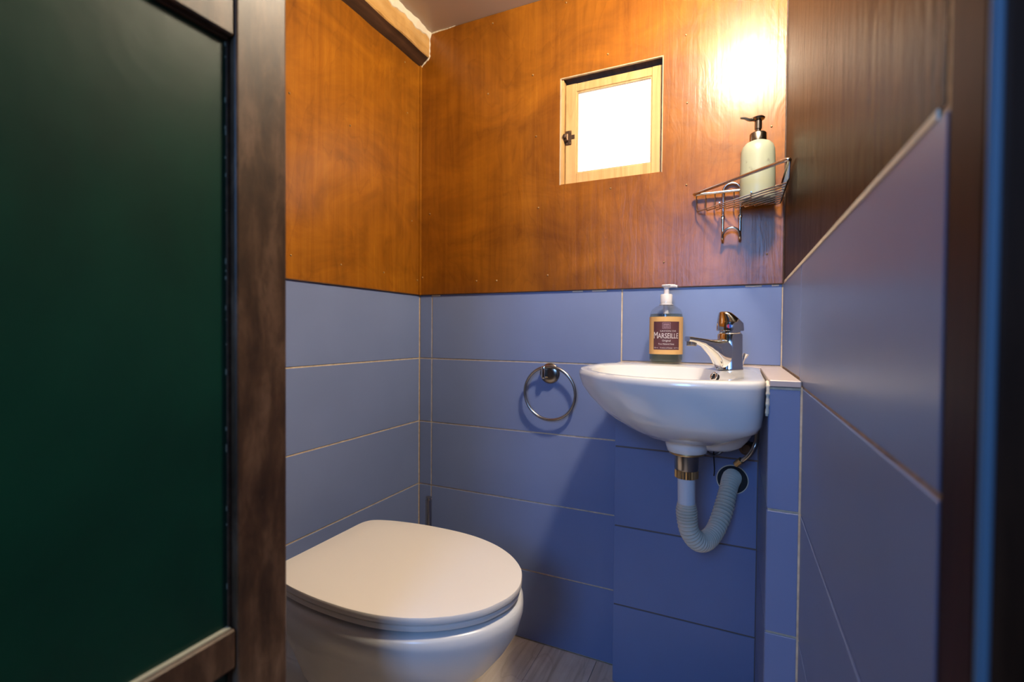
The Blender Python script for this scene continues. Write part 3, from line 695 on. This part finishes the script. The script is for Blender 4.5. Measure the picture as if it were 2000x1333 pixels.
# ------------------------------------------------------------------ corner wire shelf
ws = thing('wire_shelf', 'chrome wire corner shelf hung on the plywood wall', 'shelf')
A = Vector((.811, -.017, 1.220)); K = Vector((1.001, -.016, 1.220)); Bv = Vector((1.001, -.203, 1.220))
def rounded(P, rr, n=6):
    out = []; m = len(P)
    for i in range(m):
        a, b, c = P[i-1], P[i], P[(i+1) % m]
        d0 = (a-b).normalized(); d1 = (c-b).normalized()
        for k in range(n+1):
            t_ = k/n; p0 = b+d0*rr; p1 = b+d1*rr
            out.append((1-t_)**2*p0+2*t_*(1-t_)*b+t_*t_*p1)
    return out
tube_obj('rim', rounded([A, K, Bv], .012), .0036, M_WIRE, ws, 10, True)
zb = 1.178
# wires parallel to the long front bar, bent up at both ends to the rim
hyp = (Bv-A).normalized()
for k in range(9):
    f_ = .05+k*.108
    a = A.lerp(K, f_); b = Bv.lerp(K, f_)
    a = Vector((a.x, a.y, 1.2185)); b = Vector((b.x, b.y, 1.2185))
    al = Vector((a.x+.004, a.y-.005, zb)); bl = Vector((b.x-.004, b.y+.004, zb))
    tube_obj('wire', [a, Vector((a.x+.001, a.y-.002, zb+.007)), al, bl, Vector((b.x-.001, b.y+.001, zb+.007)), b], .0015, M_WIRE, ws, 6)
for k in range(2):
    f_ = .33+k*.33; a = A.lerp(Bv, f_); 
    tube_obj('cross_wire', [Vector((a.x, a.y, zb+.0025)), Vector((K.x-.01-(1-f_)*.0, K.y-.0, zb+.0025)) if False else Vector((a.x+.0, -.02, zb+.0025))], .0016, M_WIRE, ws, 6)
# mounting bracket with two hooks below
for x_ in (.8795, .9165):
    tube_obj('bracket_rod', [(x_, -.0095, 1.222), (x_, -.0085, 1.16), (x_, -.0085, 1.118)], .0030, M_WIRE, ws, 10)
    obj('screw', lathe(bmesh.new(), [(.0046, -.004), (.0046, -.0125), (.0035, -.0135), (.0015, -.0125)], x_, 0, 1.1615, 14, 'y'), M_CHROME, ws, True)
tube_obj('bracket_arch', arc((.898, -.0095, 1.222), .0185, 0, PI, 16, (1, 0, 0), (0, 0, 1)), .0030, M_WIRE, ws, 10)
P_ = [(.8795, -.0085, 1.120), (.8795, -.010, 1.110), (.8795, -.018, 1.1045), (.8795, -.027, 1.108)]
P_ += [tuple(p) for p in arc((.898, -.029, 1.1120), .0185, PI, 0, 12, (1, 0, 0), (0, -.25, 1))]
P_ += [(.9165, -.027, 1.108), (.9165, -.018, 1.1045), (.9165, -.010, 1.110), (.9165, -.0085, 1.120)]
tube_obj('hook', catmull(P_, 4), .0030, M_WIRE, ws, 10)

# ------------------------------------------------------------------ sage dispenser on the wire shelf
sdsp = thing('soap_dispenser', 'sage green ceramic soap dispenser on the wire shelf', 'soap dispenser')
EX, EY, EZ = .9500, -.0600, 1.180
obj('body', lathe(bmesh.new(), [(.031, 0), (.0345, .0015), (.0355, .005), (.0353, .06), (.0347, .100), (.0335, .112), (.0305, .1205), (.0250, .1265), (.018, .130)], EX, EY, EZ, 48), M_SAGE, sdsp, True)
obj('collar', lathe(bmesh.new(), [(.0172, .129), (.0172, .147), (.0160, .149), (.007, .1495)], EX, EY, EZ, 32), M_NICKEL, sdsp, True)
pmp = obj('pump_stem', lathe(bmesh.new(), [(.0058, .149), (.0058, .158), (.0075, .1585), (.0075, .176), (.006, .177), (.0125, .180), (.0135, .1825), (.012, .1845), (.003, .1855)], EX, EY, EZ, 28), M_NICKEL, sdsp, True)
tube_obj('spout', catmull([(EX-.006, EY-.002, EZ+.181), (EX-.018, EY-.006, EZ+.1800), (EX-.027, EY-.009, EZ+.1835), (EX-.036, EY-.012, EZ+.1845)], 5), lambda t: .0042-.0020*t, M_NICKEL, pmp, 12)
